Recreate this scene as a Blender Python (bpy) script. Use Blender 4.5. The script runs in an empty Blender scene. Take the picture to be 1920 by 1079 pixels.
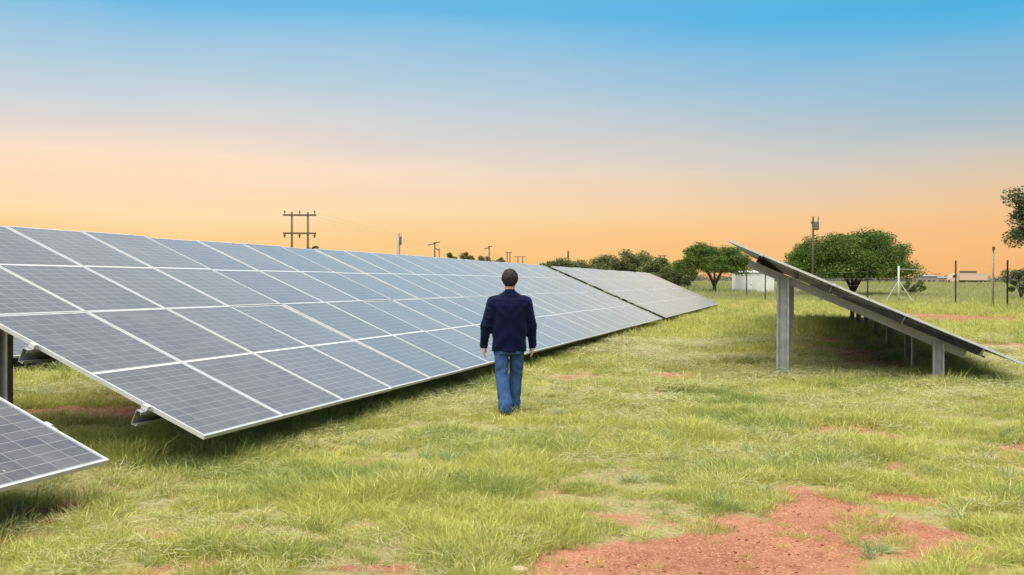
import bpy, math, random
import numpy as np
from mathutils import Vector, Matrix

sc = bpy.context.scene
col = sc.collection
R = math.radians

# ------------------------------------------------------------------ camera
F, HZ, ROLL, CAMZ = 1890.0, 530.2, 0.0039, 1.60
cam_d = bpy.data.cameras.new('camera')
cam_d.sensor_width = 36.0
cam_d.lens = 36.0 * F / 1920.0
cam_d.clip_start = 0.1
cam_d.clip_end = 9000.0
cam = bpy.data.objects.new('camera', cam_d)
col.objects.link(cam)
pitch = math.atan((539.5 - HZ) / F)
CAM_R = Matrix.Rotation(R(90) - pitch, 3, 'X') @ Matrix.Rotation(ROLL, 3, 'Z')
cam.rotation_euler = CAM_R.to_euler()
cam.location = (0, 0, CAMZ)
sc.camera = cam

# ------------------------------------------------------------------ exposure
EXPOSURE = 2.45
sc.view_settings.view_transform = 'Standard'
sc.view_settings.look = 'None'
sc.view_settings.gamma = 1.0
sc.view_settings.exposure = EXPOSURE
sc.view_settings.use_curve_mapping = False
sc.cycles.use_denoising = True
sc.cycles.max_bounces = 6
sc.cycles.diffuse_bounces = 3
sc.cycles.glossy_bounces = 3
sc.cycles.transparent_max_bounces = 6


def lin(c):
    return tuple((v / 255.0 / 12.92) if v / 255.0 <= 0.04045 else ((v / 255.0 + 0.055) / 1.055) ** 2.4 for v in c)


# ------------------------------------------------------------------ sky (hazy evening gradient, same all round)
world = bpy.data.worlds.new('World')
sc.world = world
world.use_nodes = True
nt = world.node_tree
nt.nodes.clear()
n_out = nt.nodes.new('ShaderNodeOutputWorld')
n_bg = nt.nodes.new('ShaderNodeBackground')
n_tc = nt.nodes.new('ShaderNodeTexCoord')
n_sep = nt.nodes.new('ShaderNodeSeparateXYZ')
nt.links.new(n_tc.outputs['Generated'], n_sep.inputs[0])
n_as = nt.nodes.new('ShaderNodeMath'); n_as.operation = 'ARCSINE'
nt.links.new(n_sep.outputs['Z'], n_as.inputs[0])
n_wn = nt.nodes.new('ShaderNodeTexNoise')          # very faint veil of cirrus
n_wn.inputs['Scale'].default_value = 2.2
n_wn.inputs['Detail'].default_value = 5
n_map = nt.nodes.new('ShaderNodeMapping')
n_map.inputs['Scale'].default_value = (1, 1, 7)
nt.links.new(n_tc.outputs['Generated'], n_map.inputs[0])
nt.links.new(n_map.outputs[0], n_wn.inputs['Vector'])
n_wm = nt.nodes.new('ShaderNodeMath'); n_wm.operation = 'MULTIPLY_ADD'
nt.links.new(n_wn.outputs['Fac'], n_wm.inputs[0])
n_wm.inputs[1].default_value = 0.065
nt.links.new(n_as.outputs[0], n_wm.inputs[2])
n_ev = nt.nodes.new('ShaderNodeMapRange')
n_ev.inputs['From Min'].default_value = 0.0325
n_ev.inputs['From Max'].default_value = R(40) + 0.0325
nt.links.new(n_wm.outputs[0], n_ev.inputs['Value'])


def ramp(stops):
    r = nt.nodes.new('ShaderNodeValToRGB')
    cr = r.color_ramp
    while len(cr.elements) > 1:
        cr.elements.remove(cr.elements[-1])
    for i, (e, c) in enumerate(stops):
        el = cr.elements[0] if i == 0 else cr.elements.new(min(1, e / 40.0))
        el.position = min(1, e / 40.0)
        el.color = (*lin(c), 1)
    nt.links.new(n_ev.outputs[0], r.inputs[0])
    return r


r_left = ramp([(0.0, (250, 200, 128)), (2.6, (254, 211, 148)), (4.0, (255, 224, 176)), (5.2, (254, 221, 184)), (6.6, (252, 226, 200)),
               (7.6, (236, 219, 206)), (8.7, (222, 216, 214)), (9.7, (208, 215, 220)), (11.2, (182, 207, 222)),
               (12.7, (158, 200, 227)), (14.6, (112, 188, 231)), (18, (108, 183, 226)), (25, (152, 190, 214)), (40, (172, 197, 212))])
r_right = ramp([(0.0, (244, 180, 112)), (1.2, (246, 184, 118)), (2.5, (248, 188, 124)), (3.8, (243, 193, 142)), (5.2, (222, 198, 170)),
                (6.4, (205, 197, 185)), (7.5, (188, 196, 198)), (8.6, (166, 191, 202)), (10.0, (145, 188, 212)),
                (11.6, (125, 184, 220)), (13.0, (90, 180, 226)), (14.6, (74, 175, 225)), (18, (88, 177, 222)), (25, (144, 188, 212)), (40, (172, 197, 212))])
n_ml = nt.nodes.new('ShaderNodeMapRange')
n_ml.interpolation_type = 'SMOOTHSTEP'
n_ml.inputs['From Min'].default_value = -0.30
n_ml.inputs['From Max'].default_value = 0.62
nt.links.new(n_sep.outputs['X'], n_ml.inputs['Value'])
n_mx = nt.nodes.new('ShaderNodeMix'); n_mx.data_type = 'RGBA'
nt.links.new(n_ml.outputs[0], n_mx.inputs[0])
nt.links.new(r_left.outputs[0], n_mx.inputs[6])
nt.links.new(r_right.outputs[0], n_mx.inputs[7])
nt.links.new(n_mx.outputs[2], n_bg.inputs['Color'])
n_bg.inputs['Strength'].default_value = 1.0 / 2 ** EXPOSURE
nt.links.new(n_bg.outputs[0], n_out.inputs[0])

# ------------------------------------------------------------------ sun (veiled, very soft)
sun_d = bpy.data.lights.new('sun', 'SUN')
sun_d.energy = 1.5
sun_d.angle = R(88)
sun_d.color = (1.0, 0.93, 0.80)
sun = bpy.data.objects.new('sun', sun_d)
col.objects.link(sun)
SUN_EL, SUN_AZ = R(70), R(212)          # azimuth clockwise from +Y: behind the camera, a little left
sv = Vector((math.sin(SUN_AZ) * math.cos(SUN_EL), math.cos(SUN_AZ) * math.cos(SUN_EL), math.sin(SUN_EL)))
sun.rotation_euler = sv.to_track_quat('Z', 'Y').to_euler()
sun.location = (0, 0, 60)


# ------------------------------------------------------------------ helpers
def ray(px, py):
    d = CAM_R @ Vector(((px - 960) / F, (539.5 - py) / F, -1.0))
    return d / d.y


def at(px, py, Y):
    d = ray(px, py)
    return Vector((d.x * Y, Y, CAMZ + d.z * Y))


def px_m(Y):
    return Y / F


def gz(x, y):
    """ground height"""
    t = np.clip((np.asarray(y, float) - 60) / 200, 0, 1)
    z = 1.5 * t * t * (3 - 2 * t)
    w = np.exp(-((np.asarray(y, float) - 14) / 30) ** 2)
    z = z + w * (0.018 * np.sin(1.7 * x + .6 * y) * np.sin(1.1 * y - .4 * x + 1) + 0.012 * np.sin(4.1 * x - 1.3 * y) * np.sin(3.3 * y + 1.9 * x))
    return z


def ground_at(px, py):
    d = ray(px, py)
    t = 10.0
    for _ in range(60):
        z = float(gz(d.x * t, t))
        t = min((CAMZ - z) / max(1e-5, -d.z), 2000)
    return d.x * t, t


def tag(o, label=None, cat=None, group=None, kind=None):
    if label: o['label'] = label
    if cat: o['category'] = cat
    if group: o['group'] = group
    if kind: o['kind'] = kind
    return o


def empty(name, loc, rz=0.0):
    o = bpy.data.objects.new(name, None)
    o.empty_display_size = 0.2
    o.location = loc
    o.rotation_euler = (0, 0, rz)
    col.objects.link(o)
    return o


def link(name, me, parent=None, loc=(0, 0, 0), rot=(0, 0, 0)):
    o = bpy.data.objects.new(name, me)
    o.parent = parent
    o.location = loc
    o.rotation_euler = rot
    col.objects.link(o)
    return o


class MB:
    """collects verts and faces, then becomes one mesh"""
    def __init__(s):
        s.v, s.f, s.m = [], [], []

    def add(s, vs, fs, m=0):
        k = len(s.v)
        s.v += [tuple(v) for v in vs]
        s.f += [tuple(i + k for i in f) for f in fs]
        s.m += [m] * len(fs)

    def box(s, lo, hi, m=0, M=None):
        vs = [Vector((x, y, z)) for z in (lo[2], hi[2]) for y in (lo[1], hi[1]) for x in (lo[0], hi[0])]
        if M is not None: vs = [M @ v for v in vs]
        s.add(vs, [(0, 2, 3, 1), (4, 5, 7, 6), (0, 1, 5, 4), (2, 6, 7, 3), (0, 4, 6, 2), (1, 3, 7, 5)], m)

    def bar(s, a, b, w, h, m=0, up=(0, 0, 1)):
        a, b = Vector(a), Vector(b)
        d = (b - a); L = d.length; d.normalize()
        u = Vector(up)
        if abs(d.dot(u)) > .98: u = Vector((0, 1, 0))
        sd = d.cross(u).normalized(); u = sd.cross(d)
        M = Matrix((sd, d, u)).transposed().to_4x4(); M.translation = a
        s.box((-w / 2, 0, -h / 2), (w / 2, L, h / 2), m, M)

    def tube(s, pts, rad, n=8, m=0, cap=True):
        pts = [Vector(p) for p in pts]
        k = len(s.v); rings = []
        ref = Vector((1, 0, 0))
        for i, p in enumerate(pts):
            d = (pts[min(i + 1, len(pts) - 1)] - pts[max(i - 1, 0)]).normalized()
            a = d.cross(ref)
            if a.length < .1: a = d.cross(Vector((0, 1, 0)))
            a.normalize(); b = d.cross(a)
            r = rad[i] if hasattr(rad, '__len__') else rad
            s.v += [tuple(p + r * (math.cos(t * 2 * math.pi / n) * a + math.sin(t * 2 * math.pi / n) * b)) for t in range(n)]
        for i in range(len(pts) - 1):
            for t in range(n):
                s.f.append((k + i * n + t, k + (i + 1) * n + t, k + (i + 1) * n + (t + 1) % n, k + i * n + (t + 1) % n)); s.m.append(m)
        if cap:
            s.f.append(tuple(k + t for t in range(n))); s.m.append(m)
            e = k + (len(pts) - 1) * n
            s.f.append(tuple(e + n - 1 - t for t in range(n))); s.m.append(m)

    def mesh(s, name, mats, smooth=False):
        me = bpy.data.meshes.new(name)
        me.from_pydata(s.v, [], s.f)
        for m in (mats if isinstance(mats, (list, tuple)) else [mats]): me.materials.append(m)
        if any(s.m): me.polygons.foreach_set('material_index', s.m)
        if smooth: me.polygons.foreach_set('use_smooth', [True] * len(s.f))
        me.update()
        return me

    def build(s, name, mats, parent=None, loc=(0, 0, 0), rot=(0, 0, 0), smooth=False):
        return link(name, s.mesh(name, mats, smooth), parent, loc, rot)


def np_mesh(name, verts, faces, mat, smooth=False):
    """verts (N,3), faces (M,k) numpy arrays -> mesh"""
    me = bpy.data.meshes.new(name)
    verts = np.asarray(verts, np.float32); faces = np.asarray(faces, np.int32)
    k = faces.shape[1]
    me.vertices.add(len(verts)); me.vertices.foreach_set('co', verts.ravel())
    me.loops.add(faces.size); me.loops.foreach_set('vertex_index', faces.ravel())
    me.polygons.add(len(faces))
    me.polygons.foreach_set('loop_start', np.arange(0, faces.size, k, dtype=np.int32))
    me.polygons.foreach_set('loop_total', np.full(len(faces), k, np.int32))
    if smooth: me.polygons.foreach_set('use_smooth', np.ones(len(faces), bool))
    me.update(calc_edges=True)
    if mat: me.materials.append(mat)
    return me


# ------------------------------------------------------------------ materials
class NT:
    def __init__(s, name):
        s.mat = bpy.data.materials.new(name); s.mat.use_nodes = True
        s.t = s.mat.node_tree; s.t.nodes.clear()
        s.out = s.n('ShaderNodeOutputMaterial')

    def n(s, ty, **kw):
        o = s.t.nodes.new(ty)
        for k, v in kw.items(): setattr(o, k, v)
        return o

    def l(s, a, b): s.t.links.new(a, b)

    def math(s, op, a, b=None, c=None, clamp=False):
        o = s.n('ShaderNodeMath', operation=op, use_clamp=clamp)
        for i, v in enumerate((a, b, c)):
            if v is None: continue
            if isinstance(v, (int, float)): o.inputs[i].default_value = v
            else: s.l(v, o.inputs[i])
        return o.outputs[0]

    def noise(s, scale, detail=3, vec=None, rough=.5):
        o = s.n('ShaderNodeTexNoise')
        o.inputs['Scale'].default_value = scale; o.inputs['Detail'].default_value = detail
        o.inputs['Roughness'].default_value = rough
        if vec is not None: s.l(vec, o.inputs['Vector'])
        return o.outputs['Fac']

    def mix(s, f, a, b):
        o = s.n('ShaderNodeMix', data_type='RGBA')
        if isinstance(f, (int, float)): o.inputs[0].default_value = f
        else: s.l(f, o.inputs[0])
        for i, v in ((6, a), (7, b)):
            if isinstance(v, tuple): o.inputs[i].default_value = (*v[:3], 1)
            else: s.l(v, o.inputs[i])
        return o.outputs[2]

    def rng(s, v, a, b, c=0., d=1.):
        o = s.n('ShaderNodeMapRange')
        for i, q in ((1, a), (2, b), (3, c), (4, d)): o.inputs[i].default_value = q
        s.l(v, o.inputs[0])
        return o.outputs[0]

    def bump(s, h, strength=.3, dist=.02):
        o = s.n('ShaderNodeBump'); o.inputs['Strength'].default_value = strength; o.inputs['Distance'].default_value = dist
        s.l(h, o.inputs['Height']); return o.outputs[0]

    def pbsdf(s, base, rough=.6, metal=0., normal=None, spec=.5, coat=0.):
        o = s.n('ShaderNodeBsdfPrincipled')
        for k, v in (('Base Color', base), ('Roughness', rough), ('Metallic', metal), ('Specular IOR Level', spec), ('Coat Weight', coat)):
            if isinstance(v, tuple): o.inputs[k].default_value = (*v[:3], 1)
            elif isinstance(v, (int, float)): o.inputs[k].default_value = v
            else: s.l(v, o.inputs[k])
        if normal is not None: s.l(normal, o.inputs['Normal'])
        return o

    def done(s, sh):
        s.l(sh if hasattr(sh, 'is_linked') else sh.outputs[0], s.out.inputs[0]); return s.mat


def simple(name, colr, rough=.6, metal=0., var=.25, scale=6., bump=0., spec=.5):
    m = NT(name)
    tc = m.n('ShaderNodeTexCoord').outputs['Object']
    nz = m.noise(scale, 4, tc)
    dark = tuple(c * (1 - var) for c in colr); light = tuple(min(1, c * (1 + var)) for c in colr)
    c = m.mix(m.rng(nz, .3, .7), dark, light)
    nrm = m.bump(m.noise(scale * 6, 3, tc), bump, .01) if bump else None
    r = m.rng(nz, .3, .7, max(0, rough - .08), min(1, rough + .08))
    return m.done(m.pbsdf(c, r, metal, nrm, spec))


def leaf_mat(name, a, b, c):
    """a,b,c: leaf colours picked per leaf"""
    m = NT(name)
    at_ = m.n('ShaderNodeAttribute', attribute_name='lv').outputs['Fac']
    k = m.mix(m.rng(at_, 0, .55), a, b)
    k = m.mix(m.rng(at_, .55, 1), k, c)
    d = m.pbsdf(k, .55, spec=.3)
    t = m.n('ShaderNodeBsdfTranslucent'); m.l(k, t.inputs[0])
    s = m.n('ShaderNodeMixShader'); s.inputs[0].default_value = .3
    m.l(d.outputs[0], s.inputs[1]); m.l(t.outputs[0], s.inputs[2])
    return m.done(s)


def grass_mat(name, green, yellow, straw, scale=.55, straw_amt=.5):
    """colour follows where the tuft grows (patches) and a random pick for each tuft"""
    m = NT(name)
    pos = m.n('ShaderNodeNewGeometry').outputs['Position']
    rnd = m.n('ShaderNodeObjectInfo').outputs['Random']
    bl = m.n('ShaderNodeAttribute', attribute_name='bv').outputs['Fac']
    p1 = m.noise(scale, 3, pos)
    p2 = m.noise(scale * 3.1, 2, pos)
    f = m.math('ADD', m.math('MULTIPLY', m.rng(p1, .28, .56), .74), m.math('MULTIPLY', rnd, .70))
    k = m.mix(m.math('SUBTRACT', f, .12, clamp=True), green, yellow)
    st = m.math('GREATER_THAN', m.math('ADD', m.math('MULTIPLY', p2, .6), m.math('ADD', m.math('MULTIPLY', bl, .55), m.math('MULTIPLY', rnd, .25))), 1.30 - straw_amt * .45)
    k = m.mix(st, k, straw)
    d = m.pbsdf(k, .6, spec=.25)
    t = m.n('ShaderNodeBsdfTranslucent'); m.l(k, t.inputs[0])
    s = m.n('ShaderNodeMixShader'); s.inputs[0].default_value = .35
    m.l(d.outputs[0], s.inputs[1]); m.l(t.outputs[0], s.inputs[2])
    return m.done(s)


G_GREEN, G_YEL, G_STRAW = (.160, .240, .060), (.475, .460, .125), (.58, .51, .27)
M_grass = grass_mat('grass_blades', G_GREEN, G_YEL, G_STRAW)
M_field = grass_mat('field_grass', (.16, .20, .07), (.30, .30, .12), (.40, .36, .22), .05, .8)
M_galv = simple('galvanised_steel', (.27, .28, .295), .5, .4, .18, 9)
M_galv_shaded = simple('shaded_purlin_steel', (.115, .10, .09), .65, .3, .3, 6)  # right table's purlins: shade under the modules painted into the steel colour
M_alu = simple('anodised_frame', (.49, .50, .51), .42, .25, .06, 5)
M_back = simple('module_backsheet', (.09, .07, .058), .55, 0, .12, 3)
M_black = simple('black_plastic', (.02, .02, .022), .5, 0, .2)
M_wood = simple('pole_timber', (.075, .050, .034), .85, 0, .3, 3, .3)
M_insul = simple('brown_porcelain', (.10, .05, .03), .3, 0, .2)
M_white = simple('white_paint', (.60, .61, .62), .5, 0, .06, 2)
M_pale = simple('pale_weathered_paint', (.42, .43, .43), .6, 0, .1, 2)
M_iron = simple('dark_fence_steel', (.03, .032, .028), .6, .4, .3, 4)
M_greypole = simple('grey_painted_steel', (.23, .235, .22), .5, .3, .1, 4)
M_tank = simple('rusty_tank', (.13, .10, .09), .6, .2, .2, 3)
M_bark = simple('tree_bark', (.075, .055, .04), .9, 0, .35, 5, .5)
M_acacia = leaf_mat('acacia_leaves', (.030, .062, .009), (.075, .130, .018), (.160, .215, .040))
M_bush = leaf_mat('bush_leaves', (.060, .082, .024), (.105, .125, .040), (.16, .17, .062))
M_olive = leaf_mat('olive_leaves', (.05, .075, .035), (.085, .115, .055), (.13, .16, .085))
M_far = leaf_mat('far_leaves', (.075, .085, .065), (.10, .11, .085), (.13, .135, .105))

# ------------------------------------------------------------------ ground
ROW = 0.2758                                                   # heading of the panel rows, clockwise from +Y
RT = np.array([math.cos(ROW), -math.sin(ROW)]); D1 = np.array([math.sin(ROW), math.cos(ROW)])


def hash_noise(x, y, seed=0):
    """smooth value noise on numpy arrays"""
    def h(i, j):
        n = (i * 374761393 + j * 668265263 + seed * 974711) & 0x7fffffff
        n = ((n ^ (n >> 13)) * 1274126177) & 0x7fffffff
        return ((n ^ (n >> 16)) & 0xffff) / 65535.0
    xi, yi = np.floor(x).astype(np.int64), np.floor(y).astype(np.int64)
    fx, fy = x - xi, y - yi
    fx, fy = fx * fx * (3 - 2 * fx), fy * fy * (3 - 2 * fy)
    return (h(xi, yi) * (1 - fx) + h(xi + 1, yi) * fx) * (1 - fy) + (h(xi, yi + 1) * (1 - fx) + h(xi + 1, yi + 1) * fx) * fy


def fbm(x, y, seed=0, o=4):
    r, a, t = 0, 1, 0
    for k in range(o):
        r = r + a * hash_noise(x * 2 ** k, y * 2 ** k, seed + k * 7); t += a; a *= .55
    return r / t


# bare red soil: centre pixel in the photograph, half sizes in metres (across, along), strength
SOIL = []
for px, py, rx, ry, s in [(1270, 1042, .78, .36, 1.3), (1260, 1085, .80, .26, 1.3), (1120, 1072, .46, .16, 1.05), (1440, 990, .42, .30, 1.15), (1525, 948, .32, .55, 1.2), (1480, 1040, .40, .26, .95), (1620, 1000, .4, .4, .46), (1680, 1060, .5, .3, .44),
                          (1590, 815, .5, .5, .75), (1700, 935, .26, .18, .8), (1690, 885, .25, .5, .65), (400, 1066, .30, .10, .75), (430, 993, .22, .14, .72),
                          (530, 1020, .16, .10, .68), (740, 1066, .42, .12, .75), (110, 950, .36, .2, .75), (55, 975, .30, .2, .85), (900, 1020, .40, .12, .75), (1010, 968, .16, .1, .8), (250, 1010, .2, .1, .8),
                          (350, 930, .14, .1, .9), (620, 985, .2, .08, .7),
                          (1075, 706, .5, .6, .7), (1265, 706, .7, .7, .7), (1330, 690, 1.0, .8, .5), (150, 775, .75, .55, .95), (230, 745, .5, .4, .9),
                          (1830, 600, 3.4, 4.2, 1.1), (1730, 592, 2.4, 3.2, .95), (1900, 652, 1.3, 1.6, 1.1), (1450, 582, 4.5, 4.0, .7), (1560, 590, 2.8, 3.2, .62), (1640, 586, 3, 3.2, .62),
                          (1400, 575, 2.4, 4, .8), (1660, 690, .9, 1.5, 1.1), (1590, 660, .8, 2.0, .95), (1640, 645, .7, 2.5, .9), (1560, 640, .8, 2.5, .8), (1905, 840, .3, .4, .6), (1860, 860, .25, .3, .7), (1780, 1030, .35, .25, .75), (1720, 990, .3, .2, .65)]:
    gx, gy = ground_at(px, py)
    SOIL.append((gx, gy, rx, ry, s))


def soil(x, y):
    """0..1 how bare the ground is"""
    m = np.zeros_like(np.asarray(x, float))
    near = np.clip((40 - np.asarray(y)) / 20, .6, 1)
    wx = x + (fbm(x * 1.6, y * 1.6, 3) - .5) * .7
    wy = y + (fbm(x * 1.6, y * 1.6, 11) - .5) * .7
    for gx, gy, rx, ry, s in SOIL:
        d = np.sqrt(((wx - gx) / rx) ** 2 + ((wy - gy) / ry) ** 2)
        m = np.maximum(m, s * np.clip(1.55 - d, 0, 1.0))
    n = fbm(x * 2.3, y * 2.3, 5)
    n2 = fbm(x * 7.5, y * 7.5, 15, 3)
    v = m * 1.2 + (n - .5) * 1.2 * near + (n2 - .5) * .75 * near
    v = np.maximum(v, (fbm(x * .8, y * .8, 21) - .585) * 2.0 + (n - .5) * .9)
    return np.clip((v - .22) / .62, 0, 1)


def axis(segs):
    a = []
    for lo, hi, st in segs: a += list(np.arange(lo, hi, st))
    return np.array(a)


gxs = np.concatenate([-np.geomspace(2500, 22, 26), axis([(-20, -9, .5), (-9, 9, .075), (9, 22, .45)]), np.geomspace(22, 2500, 28)])
gys = np.concatenate([axis([(-40, 4, 4), (4, 16, .075), (16, 40, .22), (40, 100, 1.2)]), np.geomspace(100, 5000, 40)])
GX, GY = np.meshgrid(gxs, gys, indexing='ij')
GZ = gz(GX, GY) + np.where((GY < 40) & (np.abs(GX) < 22), (fbm(GX * 5, GY * 5, 31) - .5) * .03, 0)
S0 = soil(GX, GY)
GZ = GZ - .015 * S0 * (GY < 40)
nx, ny = GX.shape
ii = np.arange(nx * ny).reshape(nx, ny)
gf = np.stack([ii[:-1, :-1], ii[1:, :-1], ii[1:, 1:], ii[:-1, 1:]], -1).reshape(-1, 4)

m = NT('red_soil_and_turf')
pos = m.n('ShaderNodeNewGeometry').outputs['Position']
so = m.n('ShaderNodeAttribute', attribute_name='soil').outputs['Fac']
fine = m.noise(9, 6, pos, .65); mid = m.noise(1.3, 4, pos); grit = m.noise(60, 3, pos)
red = m.mix(m.rng(mid, .3, .7), (.20, .076, .044), (.30, .132, .082))
red = m.mix(m.rng(grit, .50, .75), red, (.44, .24, .15))
red = m.mix(m.rng(fine, .30, .46, .75, 0), red, (.15, .052, .028))
turf = m.mix(m.rng(m.noise(.55, 3, pos), .32, .68), (.13, .14, .045), (.23, .21, .075))
turf = m.mix(m.rng(fine, .40, .62), turf, (.20, .145, .075))
turf = m.mix(m.rng(m.noise(35, 4, pos, .7), .42, .66), turf, (.31, .26, .13))
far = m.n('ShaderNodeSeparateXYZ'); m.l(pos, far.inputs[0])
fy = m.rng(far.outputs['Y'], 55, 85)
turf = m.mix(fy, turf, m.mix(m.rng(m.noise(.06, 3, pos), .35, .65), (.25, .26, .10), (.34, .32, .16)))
thr = m.math('ADD', so, m.math('MULTIPLY', m.math('SUBTRACT', fine, .5), .9))
cfin = m.mix(m.rng(thr, .04, .66), turf, red)
h = m.math('ADD', m.math('MULTIPLY', fine, .8), m.math('MULTIPLY', grit, .3))
M_ground = m.done(m.pbsdf(cfin, .95, 0, m.bump(h, .7, .03), .15))
gme = np_mesh('ground', np.stack([GX, GY, GZ], -1).reshape(-1, 3), gf, M_ground, True)
a_ = gme.attributes.new('soil', 'FLOAT', 'POINT'); a_.data.foreach_set('value', S0.ravel().astype(np.float32))
ground = link('ground', gme)
tag(ground, 'patchy grass ground with bare red soil running to the horizon', 'ground', kind='structure')

# ------------------------------------------------------------------ solar tables
MOD_L, MOD_W, PITCH_U, PITCH_V, TILT = 2.428, 1.334, 1.3424, 2.44, R(23.4)
FRW = .021                                                       # visible width of the module frame
NC, NR = 6, 11
CW = (MOD_W - 2 * FRW - .024) / NC
CH = (MOD_L / 2 - FRW - .012 - .014) / NR
GAP = .0075


def cell_nodes(m, a, b, seed_noise=True):
    """dark blue silicon with thin busbars; a,b: 0..1 across and along the cell; returns colour"""
    tc = m.n('ShaderNodeTexCoord').outputs['Object']
    bus = m.math('ABSOLUTE', m.math('SUBTRACT', m.math('FRACT', m.math('MULTIPLY', a, 9)), .5))
    base = m.mix(m.rng(m.noise(1.3, 2, tc), .35, .65), (.028, .030, .052), (.036, .038, .062))
    return m.mix(m.math('MULTIPLY', m.math('LESS_THAN', bus, .045), .35), base, (.30, .31, .34))


def glassy(m, colr):
    """dusty textured solar glass over colr"""
    pos = m.n('ShaderNodeNewGeometry').outputs['Position']
    rnd = m.n('ShaderNodeObjectInfo').outputs['Random']
    d = m.rng(m.noise(1.1, 5, pos, .6), .3, .75, .04, .115)
    d = m.math('ADD', d, m.math('MULTIPLY', rnd, .06))
    st = m.n('ShaderNodeMapping'); st.inputs['Rotation'].default_value = (0, 0, ROW); st.inputs['Scale'].default_value = (.8, 9, .8); m.l(pos, st.inputs[0])
    d = m.math('ADD', d, m.rng(m.noise(1.0, 4, st.outputs[0], .6), .5, .8, 0, .10))
    spot = m.n('ShaderNodeTexVoronoi'); spot.inputs['Scale'].default_value = 1.6; m.l(pos, spot.inputs['Vector'])
    d = m.math('MAXIMUM', d, m.rng(m.math('ADD', spot.outputs['Distance'], m.math('MULTIPLY', m.noise(30, 2, pos), .05)), .040, .052, .7, 0))
    c = m.mix(d, colr, (.42, .38, .345))
    b = m.pbsdf(c, m.rng(m.noise(2.0, 4, pos), .3, .7, .08, .15), 0, None, .5)
    b.inputs['IOR'].default_value = 1.36
    b.inputs['Sheen Weight'].default_value = .62; b.inputs['Sheen Roughness'].default_value = .30; b.inputs['Sheen Tint'].default_value = (1.0, .96, .92, 1)
    return b


m = NT('solar_laminate')
uv = m.n('ShaderNodeUVMap').outputs[0]
sp = m.n('ShaderNodeSeparateXYZ'); m.l(uv, sp.inputs[0])
fa, fb = m.math('FRACT', sp.outputs[0]), m.math('FRACT', sp.outputs[1])
ga, gb = GAP / 2 / CW, GAP / 2 / CH
ina = m.math('LESS_THAN', m.math('ABSOLUTE', m.math('SUBTRACT', fa, .5)), .5 - ga)
inb = m.math('LESS_THAN', m.math('ABSOLUTE', m.math('SUBTRACT', fb, .5)), .5 - gb)
cc = m.mix(m.math('MULTIPLY', ina, inb), (.19, .20, .225), cell_nodes(m, fa, fb))
M_lam = m.done(glassy(m, cc))
m = NT('laminate_backing'); M_lamback = m.done(glassy(m, (.19, .20, .225)))
m = NT('laminate_ribbon'); M_ribbon = m.done(glassy(m, (.80, .80, .80)))
m = NT('silicon_cell')
tcx = m.n('ShaderNodeTexCoord'); sp = m.n('ShaderNodeSeparateXYZ'); m.l(tcx.outputs['Generated'], sp.inputs[0])
M_cell = m.done(glassy(m, cell_nodes(m, sp.outputs[1], sp.outputs[0])))


def lam_mesh(name, printed):
    """laminate: glass face (cells printed, or bare backing for modelled cells) and backsheet below"""
    me = MB()
    x0, x1, y0, y1 = -MOD_L + .008, -.008, .008, MOD_W - .008
    me.box((x0, y0, -.010), (x1, y1, -.004), 1)
    me.m[1] = 2                                                   # top face of the box: backing
    uvs = {}
    if printed:
        for k in range(2):
            xa = -FRW - .012 - k * (MOD_L / 2 + .002)
            ya = FRW + .012
            n0 = len(me.f)
            me.add([(xa, ya, -.0025), (xa, ya + NC * CW, -.0025), (xa - NR * CH, ya + NC * CW, -.0025), (xa - NR * CH, ya, -.0025)], [(0, 1, 2, 3)], 0)
            uvs[n0] = [(0, 0), (NC, 0), (NC, NR), (0, NR)]
    o = me.mesh(name, [M_lam, M_back, M_lamback])
    ul = o.uv_layers.new(name='UVMap')
    for p in o.polygons:
        if p.index in uvs:
            for li, q in zip(p.loop_indices, uvs[p.index]): ul.data[li].uv = q
    return o


LAM, LAM_BARE = lam_mesh('laminate', True), lam_mesh('laminate_bare', False)
b = MB()
b.box((-MOD_L, 0, -.035), (0, FRW, 0)); b.box((-MOD_L, MOD_W - FRW, -.035), (0, MOD_W, 0))
b.box((-FRW, FRW, -.035), (0, MOD_W - FRW, -.0012)); b.box((-MOD_L, FRW, -.035), (-MOD_L + FRW, MOD_W - FRW, -.0012))
FRAME = b.mesh('frame', M_alu)
b = MB(); b.box((-MOD_L / 2 - .011, FRW, -.0028), (-MOD_L / 2 + .011, MOD_W - FRW, -.0016)); RIBBON = b.mesh('centre_ribbon', M_ribbon)
b = MB(); b.box((-CH / 2 + GAP / 2, -CW / 2 + GAP / 2, 0), (CH / 2 - GAP / 2, CW / 2 - GAP / 2, .0004)); CELL = b.mesh('cell', M_cell)
b = MB(); b.box((-.06, -.05, -.028), (.06, .05, 0)); b.tube([(0, .05, -.014), (.02, .22, -.03), (.03, .36, -.016)], .004, 5); JBOX = b.mesh('junction_box', M_black)


def channel(mb, a, bb, w, h, t, up=(0, 0, 1)):
    """C-section between two points: web plus two flanges with lips"""
    a, bb = Vector(a), Vector(bb)
    d = (bb - a).normalized(); u = Vector(up)
    if abs(d.dot(u)) > .98: u = Vector((0, 1, 0))
    sd = d.cross(u).normalized(); u = sd.cross(d)
    M = Matrix((sd, d, u)).transposed().to_4x4(); M.translation = a
    L = (bb - a).length
    mb.box((-w / 2, 0, -h / 2), (-w / 2 + t, L, h / 2), 0, M)
    mb.box((-w / 2 + t, 0, h / 2 - t), (w / 2, L, h / 2), 0, M)
    mb.box((-w / 2 + t, 0, -h / 2), (w / 2, L, -h / 2 + t), 0, M)
    mb.box((w / 2 - t, 0, h / 2 - t - .022), (w / 2, L, h / 2 - t), 0, M)
    mb.box((w / 2 - t, 0, -h / 2 + t), (w / 2, L, -h / 2 + t + .022), 0, M)


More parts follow.
